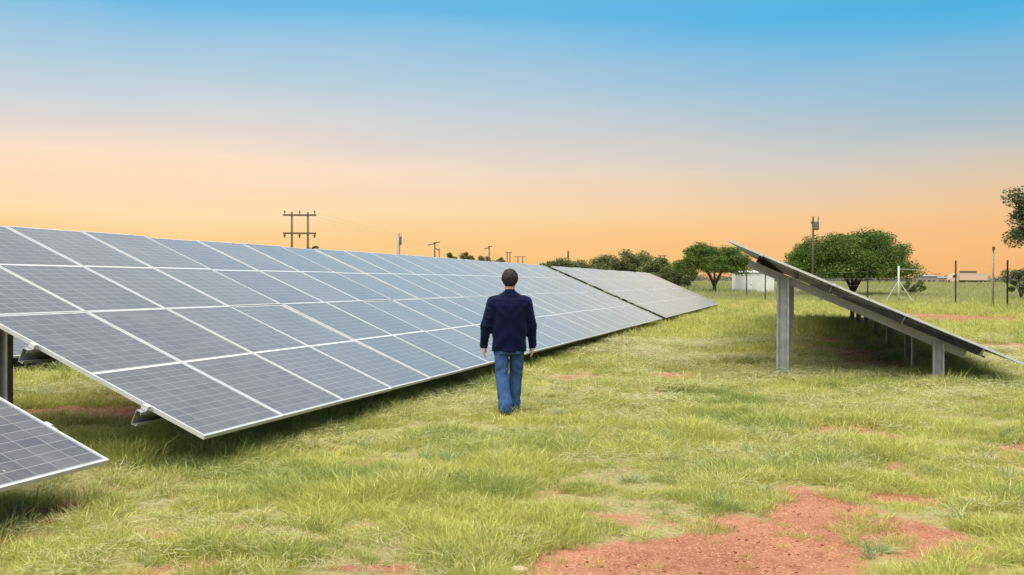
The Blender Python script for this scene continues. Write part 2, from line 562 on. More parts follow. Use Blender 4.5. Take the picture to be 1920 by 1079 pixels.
def table(label, s_low, u0, ncol, z_low, post_off, nmod_cells=(), tilt=TILT, backs=False, post_step=4.4, purlin_mat=None):
    """a row table of ncol x 2 modules; s_low: offset of the low edge across the rows, u0: start along the row"""
    p = RT * s_low + D1 * u0
    t = empty('solar_table', (p[0], p[1], 0), -ROW)
    tag(t, label, 'solar array', 'tables of solar modules in the park')
    c, s = math.cos(tilt), math.sin(tilt)
    L = ncol * PITCH_U

    def up(v, n=0.0):                                              # along the slope, then along the normal
        return -v * c + n * s, z_low + v * s + n * c
    for k in range(ncol):
        for r in range(2):
            x, z = up(r * PITCH_V)
            jig = random.Random(k * 7 + r + int(u0 * 10)).uniform
            geo = (k, r) in nmod_cells
            md = link('solar_module', LAM_BARE if geo else LAM, t, (x, k * PITCH_U + .004, z + jig(-.002, .002)), (jig(-.004, .004), tilt + jig(-.005, .005), 0))
            link('frame', FRAME, md); link('centre_ribbon', RIBBON, md)
            if backs: link('junction_box', JBOX, md, (-MOD_L / 2, MOD_W / 2, -.0105))
            if geo:
                for hf in range(2):
                    for j in range(NR):
                        for i in range(NC):
                            link('cell', CELL, md, (-FRW - .012 - hf * (MOD_L / 2 + .002) - (j + .5) * CH, FRW + .012 + (i + .5) * CW, -.0039))
    for v in (.58, 1.82, 3.02, 4.26):
        x, z = up(v, -.035 - .065)
        mb = MB(); channel(mb, (x, -.12, z), (x, L + .10, z), .055, .13, .006, (s, 0, c))
        mb.build('purlin', purlin_mat or M_galv, t)
    for v in (.58, 1.82, 3.02, 4.26):
        for yy in (-.03, L + .012):
            x, z = up(v, .003)
            mb = MB(); mb.box((-.03, -.03, -.034), (.03, .014, .006)); mb.build('end_clamp', M_alu, t, (x, yy, z), (0, tilt, 0))
    np_ = int((L - post_off) // post_step) + 1
    for k in range(np_):
        y = post_off + k * post_step
        x0, z0 = up(.72, -.035 - .13 - .065); x1, z1 = up(4.42, -.035 - .13 - .065)
        mb = MB(); channel(mb, (x0, y, z0), (x1, y, z1), .07, .13, .007)
        mb.build('rafter', M_galv, t)
        for xs, w in ((-3.58, .20), (-1.16, .17)):
            vtop = -xs / c
            zt = z_low + vtop * s - .19 / c - .02
            mb = MB(); channel(mb, (xs, y - .085, zt), (xs, y - .085, -.3), .085, w, .008, (1, 0, 0))
            mb.build('post', M_galv, t)
    return t


sA = float(RT @ np.array([-2.5422, 8.3471])); uA = float(D1 @ np.array([-2.5422, 8.3471]))
# the near table of the left row, the long one next to the man and the one after the gap
table('nearest solar table, its corner cut off by the left edge of the photo', sA, uA - 1.2 - 5 * PITCH_U, 5, .32, 1.0, nmod_cells={(4, 0), (3, 0)})
table('long tilted solar table running past the walking man', sA, uA, 22, .32, 1.77, nmod_cells={(0, 0), (1, 0)})
table('far solar table beyond the dark gap, ending near the flat-topped tree', sA, uA + 22 * PITCH_U + 1.2, 20, .32, 1.2)
tB = table('solar table on the right seen from below with its steel posts', 3.35, 17.0, 22, .40, .55, tilt=R(23.3), backs=True, purlin_mat=M_galv_shaded)
table('solar table glimpsed under the long one at the left edge', sA - 8.07, uA - 4, 14, .32, 1.0)

# thin conduit standing by the second low post of the right table
mb = MB(); mb.tube([(-1.30, 3.0, -.1), (-1.30, 3.0, .80)], .012, 8); mb.build('conduit', M_white, tB)
# ------------------------------------------------------------------ grass
def blade_mesh(name, n, spread, hmin, hmax, width, lean, mat, seed, segs=2):
    rg = np.random.default_rng(seed)
    V, Fq, bv = [], [], []
    for i in range(n):
        a = rg.uniform(0, 2 * math.pi); r = spread * math.sqrt(rg.uniform())
        x, y = r * math.cos(a), r * math.sin(a)
        hh = rg.uniform(hmin, hmax); th = rg.uniform(0, 2 * math.pi)
        le = rg.uniform(.15, 1) * lean
        fd = np.array([math.cos(a + rg.uniform(-1, 1)), math.sin(a + rg.uniform(-1, 1))])
        wd = np.array([math.cos(th), math.sin(th)]) * width * rg.uniform(.6, 1.2)
        k = len(V); val = rg.uniform()
        for j in range(segs + 1):
            f = j / segs
            cx, cy = x + fd[0] * hh * le * f * f, y + fd[1] * hh * le * f * f
            z = hh * f * (1 - .35 * le * f)
            ww = wd * (1 - f) * .5 if j == segs else wd * (1 - .35 * f) * .5
            if j == segs: V.append((cx, cy, z))
            else: V += [(cx - ww[0], cy - ww[1], z), (cx + ww[0], cy + ww[1], z)]
        for j in range(segs - 1): Fq.append((k + 2 * j, k + 2 * j + 1, k + 2 * j + 3, k + 2 * j + 2))
        Fq.append((k + 2 * segs - 2, k + 2 * segs - 1, k + 2 * segs))
        bv += [val] * (len(V) - k)
    me = bpy.data.meshes.new(name); me.from_pydata(V, [], Fq); me.materials.append(mat)
    at_ = me.attributes.new('bv', 'FLOAT', 'POINT'); at_.data.foreach_set('value', np.array(bv, np.float32))
    me.update()
    return me


def scatter(name, pts, rot, scl, idx, protos):
    """one object whose geometry nodes put a tuft on every point"""
    me = bpy.data.meshes.new(name + '_points')
    me.vertices.add(len(pts)); me.vertices.foreach_set('co', np.asarray(pts, np.float32).ravel())
    for nm, ty, dat, key in (('trot', 'FLOAT_VECTOR', rot, 'vector'), ('tscl', 'FLOAT_VECTOR', scl, 'vector'), ('tidx', 'INT', idx, 'value')):
        a = me.attributes.new(nm, ty, 'POINT')
        a.data.foreach_set(key, np.asarray(dat, np.int32 if ty == 'INT' else np.float32).ravel())
    for p in protos[0].materials: me.materials.append(p)
    o = link(name, me)
    g = bpy.data.node_groups.new(name + '_nodes', 'GeometryNodeTree')
    g.interface.new_socket('Geometry', in_out='INPUT', socket_type='NodeSocketGeometry')
    g.interface.new_socket('Geometry', in_out='OUTPUT', socket_type='NodeSocketGeometry')
    N = g.nodes.new
    gi, go = N('NodeGroupInput'), N('NodeGroupOutput')
    iop = N('GeometryNodeInstanceOnPoints')
    jn = N('GeometryNodeJoinGeometry')
    for pm in reversed(protos):
        po = bpy.data.objects.new(pm.name, pm)
        oi = N('GeometryNodeObjectInfo'); oi.inputs['Object'].default_value = po
        g2 = N('GeometryNodeGeometryToInstance')
        g.links.new(oi.outputs['Geometry'], g2.inputs[0]); g.links.new(g2.outputs[0], jn.inputs[0])

    def attr(nm, ty):
        a = N('GeometryNodeInputNamedAttribute'); a.data_type = ty; a.inputs['Name'].default_value = nm
        return [s for s in a.outputs if s.enabled and s.name == 'Attribute'][0]
    e2r = N('FunctionNodeEulerToRotation')
    g.links.new(attr('trot', 'FLOAT_VECTOR'), e2r.inputs[0])
    g.links.new(gi.outputs[0], iop.inputs['Points'])
    g.links.new(jn.outputs[0], iop.inputs['Instance'])
    iop.inputs['Pick Instance'].default_value = True
    g.links.new(attr('tidx', 'INT'), iop.inputs['Instance Index'])
    g.links.new(e2r.outputs[0], iop.inputs['Rotation'])
    g.links.new(attr('tscl', 'FLOAT_VECTOR'), iop.inputs['Scale'])
    g.links.new(iop.outputs[0], go.inputs[0])
    md = o.modifiers.new('scatter', 'NODES'); md.node_group = g
    return o


rg = np.random.default_rng(5)


def field(y0, y1, dens, margin=1.0):
    """random points over the ground the camera can see between two distances"""
    half = 960 / F
    area = (half * (y0 + y1) + 2 * margin) * (y1 - y0)
    n = int(area * dens)
    y = np.sqrt(rg.uniform(y0 ** 2, y1 ** 2, n))
    x = rg.uniform(-1, 1, n) * (half * y + margin)
    return x, y


def tufts(parts, hvar=True):
    P, RO, SC, ID = [], [], [], []
    for x, y, smin, smax, keep_soil, nid in parts:
        so = soil(x, y)
        clump = .45 * fbm(x * 1.1, y * 1.1, 77, 3) + .55 * fbm(x * 3.2, y * 3.2, 177, 3)
        keep = rg.uniform(size=len(x)) > np.clip(so * 1.2 - keep_soil, 0, .975)
        keep &= rg.uniform(size=len(x)) < np.clip(.6 + (clump - .42) * 4.0, .22, 1)
        x, y, clump, so = x[keep], y[keep], clump[keep], so[keep]
        n = len(x)
        s = rg.uniform(smin, smax, n) * np.clip(.85 + 3.2 * (clump - .48), .45, 1.7)
        s = s * (1 - .35 * so)
        P.append(np.stack([x, y, gz(x, y) - .012], -1))
        RO.append(np.stack([rg.normal(0, .12, n), rg.normal(0, .12, n), rg.uniform(0, 6.283, n)], -1))
        hv = rg.uniform(.65, 1.15, n)
        SC.append(np.stack([s * rg.uniform(.9, 1.3, n), s * rg.uniform(.9, 1.3, n), s * hv], -1))
        ID.append(rg.integers(0, nid, n))
    return [np.concatenate(a) for a in (P, RO, SC, ID)]


PRO = [blade_mesh('tuft_%d' % i, 26, .075, .035, [.085, .10, .12, .075][i], .0055, [1.2, .9, .8, 1.5][i], M_grass, 100 + i) for i in range(4)]
g1 = field(4.9, 9, 520); g2 = field(9, 15, 280); g3 = field(15, 26, 95); g4 = field(26, 48, 22); g5 = field(48, 84, 9)
P, RO, SC, ID = tufts([(*g1, .8, 1.3, .05, 4), (*g2, .95, 1.5, .05, 4), (*g3, 1.4, 2.1, .08, 4), (*g4, 2.2, 3.4, .28, 4), (*g5, 3.2, 4.6, .3, 4)])
# taller fringe where the mower cannot reach: below the low edges and round the posts
ex, ey = [], []
for s0, ua, ub, w, d in ((sA + .08, uA - 8, uA + 60, .18, 22), (sA - .25, uA - 8, uA + 60, .35, 26), (sA - .9, uA - 8, uA + 60, .5, 10), (3.2, 18.2, 46, .5, 14), (2.3, 18.6, 46, .35, 12)):
    n = int((ub - ua) * 2 * w * d)
    uu = rg.uniform(ua, ub, n); ss = s0 + rg.normal(0, w * .6, n)
    ex.append(RT[0] * ss + D1[0] * uu); ey.append(RT[1] * ss + D1[1] * uu)
ex, ey = np.concatenate(ex), np.concatenate(ey)
n = len(ex)
fs = rg.uniform(1.3, 2.3, n) * np.clip(.8 + ey / 60, .9, 1.6)
P = np.concatenate([P, np.stack([ex, ey, gz(ex, ey) - .012], -1)])
RO = np.concatenate([RO, np.stack([rg.normal(0, .15, n), rg.normal(0, .15, n), rg.uniform(0, 6.28, n)], -1)])
SC = np.concatenate([SC, np.stack([fs, fs, fs * rg.uniform(.7, 1.1, n)], -1)])
ID = np.concatenate([ID, rg.integers(0, 3, n)])
# separate leafy clumps that stand out of the sward
PRO += [blade_mesh('clump_%d' % i, 46, .09, .06, [.17, .14, .20][i], .0085, [1.3, 1.6, 1.0][i], M_grass, 180 + i, 3) for i in range(3)]
cx, cy = field(4.9, 26, 16)
k = (fbm(cx * .9, cy * .9, 140) + rg.normal(0, .07, len(cx)) > .52) & (soil(cx, cy) < .35)
cx, cy = cx[k], cy[k]; n = len(cx)
fs = rg.uniform(.40, .95, n) * np.clip(.85 + cy / 60, .9, 1.3)
P = np.concatenate([P, np.stack([cx, cy, gz(cx, cy) - .012], -1)])
RO = np.concatenate([RO, np.stack([rg.normal(0, .15, n), rg.normal(0, .15, n), rg.uniform(0, 6.28, n)], -1)])
SC = np.concatenate([SC, np.stack([fs * 1.2, fs * 1.2, fs * rg.uniform(.6, 1.0, n)], -1)])
ID = np.concatenate([ID, rg.integers(4, 7, n)])
gr = scatter('grass', P, RO, SC, ID, PRO)
tag(gr, 'short patchy yellow-green grass covering the ground between the panel rows', 'grass', kind='stuff')

# blue-green weeds dotted through the grass
M_weed = grass_mat('weed_leaves', (.19, .27, .13), (.30, .36, .17), (.42, .40, .22), .8, .2)
WPRO = [blade_mesh('weed_%d' % i, 34, .05, .05, [.15, .11, .19][i], .011, [2.0, 1.5, 1.2][i], M_weed, 880 + i, 3) for i in range(3)]
x, y = field(4.9, 26, 5)
k = (fbm(x * .6, y * .6, 240) + rg.normal(0, .08, len(x)) > .55) & (soil(x, y) < .5)
x, y = x[k], y[k]; n = len(x)
s_ = rg.uniform(.5, 1.1, n)
wd = scatter('weeds', np.stack([x, y, gz(x, y) - .01], -1), np.stack([rg.normal(0, .15, n), rg.normal(0, .15, n), rg.uniform(0, 6.28, n)], -1), np.stack([s_ * 1.2, s_ * 1.2, s_], -1), rg.integers(0, 3, n), WPRO)
tag(wd, 'blue-green weeds dotted through the short grass', 'weeds', kind='stuff')

# flat straw lying after mowing
M_straw = grass_mat('cut_straw', (.36, .35, .17), (.46, .43, .24), (.52, .46, .29))
SPRO = []
for i in range(3):
    r2 = np.random.default_rng(300 + i); V, Fq = [], []
    for k in range(30):
        a = r2.normal(0, 1.1) ; L = r2.uniform(.04, .12); c0 = r2.normal(0, .11, 2); z = r2.uniform(.03, .075)
        d = np.array([math.cos(a), math.sin(a)]); nn = np.array([-d[1], d[0]]) * .0016
        p0, p1 = c0 - d * L / 2, c0 + d * L / 2
        kk = len(V); dz = r2.normal(0, .012); V += [(*(p0 - nn), z), (*(p1 - nn), z + dz), (*(p1 + nn), z + dz + .0006), (*(p0 + nn), z + .0006)]
        Fq.append((kk, kk + 1, kk + 2, kk + 3))
    me = bpy.data.meshes.new('straw_%d' % i); me.from_pydata(V, [], Fq); me.materials.append(M_straw)
    at_ = me.attributes.new('bv', 'FLOAT', 'POINT'); at_.data.foreach_set('value', np.repeat(r2.uniform(size=30), 4).astype(np.float32))
    SPRO.append(me)
x, y = field(4.9, 30, 20)
k = (fbm(x * .7, y * .7, 55) + rg.normal(0, .06, len(x)) > .50) & (soil(x, y) < rg.uniform(.2, .9, len(x)))
x, y = x[k], y[k]; n = len(x)
s = rg.uniform(.8, 1.5, n) * np.clip(y / 10, .8, 2)
st = scatter('mown_straw', np.stack([x, y, gz(x, y)], -1), np.stack([np.zeros(n), np.zeros(n), rg.uniform(0, 6.28, n)], -1), np.stack([s, s, s], -1), rg.integers(0, 3, n), SPRO)
tag(st, 'pale dry clippings strewn over the short grass', 'straw', kind='stuff')

# crumbs and clods of dry red earth
M_clod = simple('red_clods', (.27, .105, .06), .95, 0, .35, 40)
CPRO = []
for i in range(3):
    r2 = np.random.default_rng(700 + i)
    ring = [(math.cos(a) * r2.uniform(.7, 1.2), math.sin(a) * r2.uniform(.7, 1.2), r2.uniform(-.1, .2)) for a in np.linspace(0, 6.283, 7)[:-1]]
    V = ring + [(r2.normal(0, .2), r2.normal(0, .2), r2.uniform(.5, .9)), (0, 0, -.5)]
    me = bpy.data.meshes.new('clod_%d' % i); me.from_pydata(V, [], [(a, (a + 1) % 6, 6) for a in range(6)] + [((a + 1) % 6, a, 7) for a in range(6)]); me.materials.append(M_clod)
    CPRO.append(me)
x, y = field(4.9, 14, 420)
k = soil(x, y) > rg.uniform(.45, 1.0, len(x))
x, y = x[k], y[k]; n = len(x)
s_ = .0028 + .011 * rg.uniform(0, 1, n) ** 4
cl = scatter('soil_clods', np.stack([x, y, gz(x, y) - .012], -1), np.stack([rg.normal(0, .4, n), rg.normal(0, .4, n), rg.uniform(0, 6.28, n)], -1), np.stack([s_, s_, s_], -1), rg.integers(0, 3, n), CPRO)
tag(cl, 'crumbs of dry earth on the bare red soil', 'soil', kind='stuff')

# tall hay beyond the fence
FPRO = [blade_mesh('hay_%d' % i, 26, .35, .35, .80, .030, .6, M_field, 400 + i) for i in range(3)]
hx, hy = [], []
for y0, y1, d in ((70, 110, 3.2), (110, 260, .8), (260, 420, .2)):
    x, y = field(y0, y1, d, 4)
    k = x > (-.02 * y)
    hx.append(x[k]); hy.append(y[k])
x, y = np.concatenate(hx), np.concatenate(hy)
lim = 66 + np.clip((1900 - (960 + F * x / y)) / 500, 0, 1) * 16 + (fbm(x * .3, y * .1, 91) - .5) * 6
k = y > lim
x, y = x[k], y[k]; n = len(x)
s = rg.uniform(.7, 1.25, n) * np.clip(y / 90, .8, 1.6) * .75
hay = scatter('tall_grass', np.stack([x, y, gz(x, y) - .02], -1), np.stack([rg.normal(0, .1, n), rg.normal(0, .1, n), rg.uniform(0, 6.28, n)], -1), np.stack([s * 1.3, s * 1.3, s], -1), rg.integers(0, 3, n), FPRO)
tag(hay, 'pale tall grass standing in the field beyond the fence', 'grass', kind='stuff')

# ------------------------------------------------------------------ trees and bushes
def leaves_mesh(name, centres, radii, counts, size, mat, seed, flat=.5, lift=0.0):
    rg = np.random.default_rng(seed)
    C, LV = [], []
    for c, r, n in zip(centres, radii, counts):
        d = rg.normal(size=(n, 3)); d /= np.linalg.norm(d, axis=1)[:, None]
        rr = rg.uniform(0, 1, n) ** .5
        pp = d * rr[:, None] * np.array(r)
        C.append(np.array(c) + pp)
        LV.append(np.clip(rg.uniform(0, .35) + rg.uniform(0, .65, n), 0, 1))
    C = np.concatenate(C); LV = np.concatenate(LV); n = len(C)
    a = rg.normal(size=(n, 3)); a[:, 2] *= flat; a /= np.linalg.norm(a, axis=1)[:, None]
    b = rg.normal(size=(n, 3)); b[:, 2] *= flat + .2; b -= (a * b).sum(1)[:, None] * a; b /= np.linalg.norm(b, axis=1)[:, None]
    sz = size * rg.uniform(.6, 1.4, n)[:, None]
    V = np.stack([C - a * sz, C - b * sz * .45, C + a * sz, C + b * sz * .45], 1).reshape(-1, 3)
    Fq = np.arange(4 * n).reshape(-1, 4)
    me = np_mesh(name, V, Fq, mat)
    at_ = me.attributes.new('lv', 'FLOAT', 'POINT'); at_.data.foreach_set('value', np.repeat(LV, 4).astype(np.float32))
    return me


def tree(name, label, cat, px, Y, w, h, trunk_h, seed, mat=M_acacia, leaf=.13, nclump=60, per=260, umbrella=True, group=None, top_bias=0.0, fork=True, x_off=0, thick=.22, clump_r=1.0):
    """tapered trunk with forking limbs and a crown of leaf clumps; w, h in metres"""
    rg = np.random.default_rng(seed)
    p = at(px, 500, Y); gx, gy = p.x, Y
    t = empty(name, (gx, gy, float(gz(gx, gy))))
    tag(t, label, cat, group)
    a, bz = w / 2, (h - trunk_h)
    cen, rad, cnt = [], [], []
    for k in range(nclump):
        for _ in range(50):
            q = rg.uniform(-1, 1, 3)
            rr = math.hypot(q[0], q[1])
            if rr > 1: continue
            if umbrella:
                topz = math.sqrt(max(0, 1 - rr ** 2.6))
                botz = .02 + .10 * rr
                zf = botz + max(.06, topz - botz) * rg.uniform(.0, 1.0) ** .7
            else:
                zf = (q[2] + 1) / 2
                if (q[2]) ** 2 + rr ** 2 > 1: continue
            break
        lump = 1 + .16 * math.sin(3.1 * math.atan2(q[1], q[0]) + seed)
        cen.append((x_off + q[0] * a * .88 * lump, q[1] * a * .88, trunk_h + zf * bz * (.92 + .1 * math.sin(5 * q[0] + seed))))
        r0 = clump_r * rg.uniform(.10, .19) * w
        rad.append((r0, r0, r0 * (.5 if umbrella else .75)))
        cnt.append(int(per * rg.uniform(.6, 1.3)))
    crown = leaves_mesh('crown', cen, rad, cnt, leaf, mat, seed + 1)
    mb = MB()
    fk = trunk_h * (.35 if fork else .8)
    lean = rg.uniform(-.1, .1)
    r0 = thick
    mb.tube([(0, 0, -.3), (lean * .3, 0, fk * .5), (lean, 0, fk)], [r0 * 1.25, r0, r0 * .9], 8)
    nl = 5 if fork else 3
    for k in range(nl):
        ang = k * 2 * math.pi / nl + rg.uniform(-.4, .4)
        tgt = Vector((x_off * .6 + math.cos(ang) * a * .5, math.sin(ang) * a * .5, trunk_h + bz * .25))
        s0 = Vector((lean, 0, fk)); mid = s0.lerp(tgt, .5) + Vector((0, 0, .12 * h))
        mb.tube([s0 - Vector((0, 0, .1)), s0.lerp(mid, .5) + Vector((0, 0, .03 * h)), mid, tgt], [r0 * .62, r0 * .5, r0 * .36, r0 * .16], 6)
        near = sorted(cen, key=lambda c: (Vector(c) - tgt).length)[:6]
        for c in near:
            mb.tube([mid.lerp(tgt, .4), mid.lerp(Vector(c), .6), c], [r0 * .25, r0 * .14, r0 * .05], 5)
    mb.build('trunk', M_bark, t, smooth=True)
    link('crown', crown, t)
    return t


tree('acacia_tree', 'large flat-topped acacia tree behind the right solar table', 'tree', 1598, 104, 12.6, 7.0, 1.9, 11, leaf=.105, nclump=200, per=560, thick=.30, clump_r=.85)
tree('acacia_tree', 'smaller umbrella-shaped tree in front of the white shed', 'tree', 1340, 122, 9.2, 5.9, 2.5, 23, leaf=.10, nclump=110, per=480, thick=.24, clump_r=.9)
tree('roadside_tree', 'tree whose leafy branches reach in at the right edge of the photo', 'tree', 2000, 60, 6.6, 8.7, 3.0, 31, M_olive, leaf=.10, nclump=70, per=520, umbrella=False, thick=.2, clump_r=.8)
tree('bushy_tree', 'small round bushy tree behind the fence at the right edge', 'tree', 1916, 88, 3.0, 3.5, .8, 37, M_olive, leaf=.09, nclump=26, per=220, umbrella=False, thick=.1)
tree('bushy_tree', 'low green bush at the foot of the large acacia', 'bush', 1712, 112, 2.6, 2.0, .1, 41, M_bush, leaf=.10, nclump=16, per=160, umbrella=False, thick=.07)

back = [  # px, top y, width px, Y, label
    (1050, 483, 58, 170, 'rounded bush next to the transformer pole behind the panels'),
    (1080, 489, 60, 175, 'low bush right of the transformer pole behind the panels'),
    (1122, 481, 70, 180, 'mid-green tree in the row behind the far solar table'),
    (1166, 477, 66, 168, 'tallest olive-green tree in the row behind the far solar table'),
    (1204, 479, 62, 172, 'broad tree right of the tallest one behind the far solar table'),
    (1238, 486, 62, 160, 'tree under the distant portal pole behind the far solar table'),
    (1266, 503, 56, 150, 'last low bush of the row, left of the umbrella-shaped tree'),
    (1024, 491, 30, 190, 'tiny bush at the left end of the row behind the dark gap'),
]
for k, (px, ty, wpx, Y, lb) in enumerate(back):
    w = 1.3 * wpx * px_m(Y); h = (at(px, ty, Y).z - float(gz(0, Y)))
    tree('background_tree', lb, 'tree', px, Y, w, h * 1.0, h * .08, 60 + k, M_bush, leaf=.18, nclump=40, per=300, umbrella=False, group='trees behind the far solar table', fork=False, thick=.15, clump_r=1.2)
for k, (px, ty, wpx, Y, lb) in enumerate([(844, 477, 34, 300, 'leftmost far tree just above the long panel edge'), (875, 474, 40, 310, 'largest far tree just above the long panel edge'),
                                          (905, 481, 34, 330, 'low far tree left of the thin crossarm pole'), (936, 482, 30, 320, 'dark far tree right of the thin crossarm pole'),
                                          (586, 459, 34, 140, 'bush peeping over the panels under the twin pole pylon')]):
    w = wpx * px_m(Y); h = (at(px, ty, Y).z - float(gz(0, Y)))
    tree('far_tree', lb, 'tree', px, Y, w, h, h * .45, 90 + k, M_bush, leaf=.25, nclump=24, per=180, umbrella=False, group='far trees above the left panels', fork=False, thick=.16, clump_r=1.2)

# far wood along the horizon on the right: a single hazy mass
cen, rad, cnt = [], [], []
r3 = np.random.default_rng(8)
for k in range(150):
    px = r3.uniform(1255, 1960); Y = r3.uniform(330, 420)
    p = at(px, 520, Y); hh = r3.uniform(1.6, 3.6) + (1.6 if r3.uniform() > .9 else 0)
    cen.append((p.x, Y, 1.5 + hh * .5)); rad.append((r3.uniform(3, 6), 3, hh * .55)); cnt.append(110)
wood = link('far_wood', leaves_mesh('far_wood', cen, rad, cnt, .42, M_far, 9))
tag(wood, 'grey-green line of distant woodland on the horizon at right', 'woodland', kind='stuff')

# ------------------------------------------------------------------ poles and power lines
def pole_base(px, Y):
    p = at(px, 520, Y); return p.x, Y, float(gz(p.x, Y))


def h_frame(label, xa, xb, top, arm, low_arm, al, ar, Y, insul=True, r=.14):
    x, y, z = pole_base((xa + xb) / 2, Y)
    t = empty('twin_pole_pylon', (x, y, z)); tag(t, label, 'power pylon', 'twin pole pylons of the power line')
    k = px_m(Y); zt = at((xa + xb) / 2, top, Y).z - z; xm = (xa + xb) / 2
    for q in (xa, xb):
        mb = MB(); mb.tube([((q - xm) * k, 0, -.5), ((q - xm) * k, 0, zt)], [r * 1.2, r * .85], 8); mb.build('pole', M_wood, t, smooth=True)
    for i, ya in enumerate((arm, low_arm)):
        if not ya: continue
        za = at(xm, ya, Y).z - z
        mb = MB(); mb.bar(((al - xm) * k, -.2, za), ((ar - xm) * k, -.2, za), .12, .22); cr = mb.build('crossarm', M_wood, t)
        if insul:
            for q in (al + 3, xm, ar - 3):
                mb = MB()
                if i == 0: mb.tube([((q - xm) * k, -.2, za + .1), ((q - xm) * k, -.2, za + .32), ((q - xm) * k, -.2, za + .36), ((q - xm) * k, -.2, za + .62)], [.05, .05, .11, .07], 8)
                else: mb.tube([((q - xm) * k, -.2, za - .1), ((q - xm) * k, -.2, za - .25), ((q - xm) * k, -.2, za - .62)], [.10, .16, .09], 8)
                mb.build('insulator', M_insul, cr)
    return t


h_frame('tall twin pole pylon with two crossarms above the left panels', 547, 577, 398, 404, 438, 531, 593, 137)
h_frame('tiny twin pole pylon far off above the man', 971, 980, 481, 482, None, 964, 986, 420, False, .22)
h_frame('far twin pole portal right of the tree row', 1238, 1246, 479, 480, None, 1233, 1250, 330, False, .18)
h_frame('faint twin pole portal left of the tiny twin pole pylon', 951, 956, 473, 474, None, 947, 960, 380, False, .2)


def t_pole(label, px, top, Y, arms, lump=None, r=.15, mat=M_wood):
    x, y, z = pole_base(px, Y)
    t = empty('power_pole', (x, y, z)); tag(t, label, 'power pole', 'single power poles')
    k = px_m(Y); zt = at(px, top, Y).z - z
    mb = MB(); mb.tube([(0, 0, -.5), (0, 0, zt)], [r * 1.2, r], 8); mb.build('pole', mat, t, smooth=True)
    for (xl, xr, yl, yr) in arms:
        mb = MB(); mb.bar(((xl - px) * k, -.2, at(px, yl, Y).z - z), ((xr - px) * k, .1, at(px, yr, Y).z - z), .14, .2); mb.build('crossarm', M_wood, t)
    if lump:
        q0, q1, side = lump
        za, zb = at(px, q0, Y).z - z, at(px, q1, Y).z - z
        mb = MB(); mb.tube([(side, -.35, zb), (side, -.35, zb + .1), (side, -.35, za - .1), (side, -.35, za)], [.2, .26, .26, .2], 10)
        mb.bar((side - .3, -.35, za), (side - .3, -.35, za + .5), .07, .07); mb.bar((side + .2, -.35, za), (side + .2, -.35, za + .5), .07, .07)
        mb.build('transformer', M_tank, t)
    return t


t_pole('grey pole carrying a transformer above the left panels', 747, 437, 180, [], (444, 460, .35), .26, M_greypole)
t_pole('brown pole with skewed crossarms above the long panel row', 815, 455, 230, [(802, 817, 460, 457), (813, 825, 456, 454), (816, 824, 466, 470)])
t_pole('thin stub pole beside the pole with skewed crossarms', 823.5, 466, 235, [], None, .10)
t_pole('thin crossarm pole between the far trees', 917, 463, 260, [(908, 918, 467, 465), (915, 923, 463, 462)])
t_pole('small dark transformer pole above the bushes', 1065, 471, 250, [], (474, 482, 0), .16)
t_pole('tall pole with equipment boxes in front of the large acacia', 1524, 407, 98, [(1520, 1531, 418, 418)], (416, 432, .2), .10)
t_pole('thin steel mast standing by the right fence posts', 1862, 462, 64, [(1859.5, 1864.5, 466, 466)], None, .06, M_greypole)
# overhead conductors of the line with the large pylon
for i, q in enumerate((533, 562, 591)):
    a = at(q, 399, 137); b2 = at(968 + 9 * i, 481, 420); mb = MB()
    pts = []
    for s in range(25):
        f = s / 24; p = a.lerp(b2, f); p.z -= 3.2 * 4 * f * (1 - f) * .5
        pts.append(p)
    mb.tube(pts, .006, 4)
    o = mb.build('power_cable', M_greypole)
    tag(o, ['left', 'middle', 'right'][i] + ' overhead cable running off from the tall twin pole pylon', 'cable', 'overhead cables')

# ------------------------------------------------------------------ fence beyond the panels
fpts = [(1268, 502, 140), (1290, 507, 127), (1341, 506, 110), (1400, 514, 96), (1435, 511, 84), (1540, 505, 81), (1627, 501, 79), (1685, 499, 77), (1792, 489, 72), (1889, 488, 65), (1990, 482, 60)]
x, y, z = pole_base(1685, 77)
fence = empty('wire_fence', (x, y, z)); tag(fence, 'wire fence with dark steel posts and a white strainer post', 'fence')
fp = []
for px, ty, Y in fpts:
    bx, by, bz = pole_base(px, Y)
    zt = at(px, ty, Y).z
    fp.append((Vector((bx, by, bz)), zt))
    if px == 1685:
        mb = MB(); mb.tube([(0, 0, -.3), (0, 0, zt - bz)], .07, 10); sp_ = mb.build('strainer_post', M_pale, fence, smooth=True)
        sp_['label'] = 'white strainer post braced by slanting stays'
        for (dx, dy) in ((1.05, -.6), (-1.0, .3)):
            mb = MB(); mb.tube([(0, 0, (zt - bz) * .62), (dx, dy, 0)], .032, 8); mb.build('stay', M_pale, sp_)
        mb = MB(); mb.tube([(.1, 0, zt - bz - .25), (2.05, 0, zt - bz - .34)], .016, 6); mb.build('top_rail', M_pale, sp_)
    else:
        mb = MB(); mb.bar((bx - x, by - y, bz - z - .3), (bx - x, by - y, zt - z), .085, .085)
        mb.build('post', M_iron, fence)
for j in range(5):
    mb = MB()
    pts = [(b_.x - x, b_.y - y, b_.z - z + (zt_ - b_.z) * (.12 + .19 * j)) for b_, zt_ in fp]
    mb.tube(pts, .003, 4); mb.build('wire', M_greypole, fence)

# white timber lying in the grass
a = Vector((*ground_at(1529, 572), 0)); b2 = Vector((*ground_at(1560, 572), 0))
mb = MB(); mb.bar(a + Vector((0, 0, .10)), b2 + Vector((0, 0, .10)), .12, .09)
tag(mb.build('white_beam', M_white), 'short white beam lying in the grass behind the right table', 'beam')

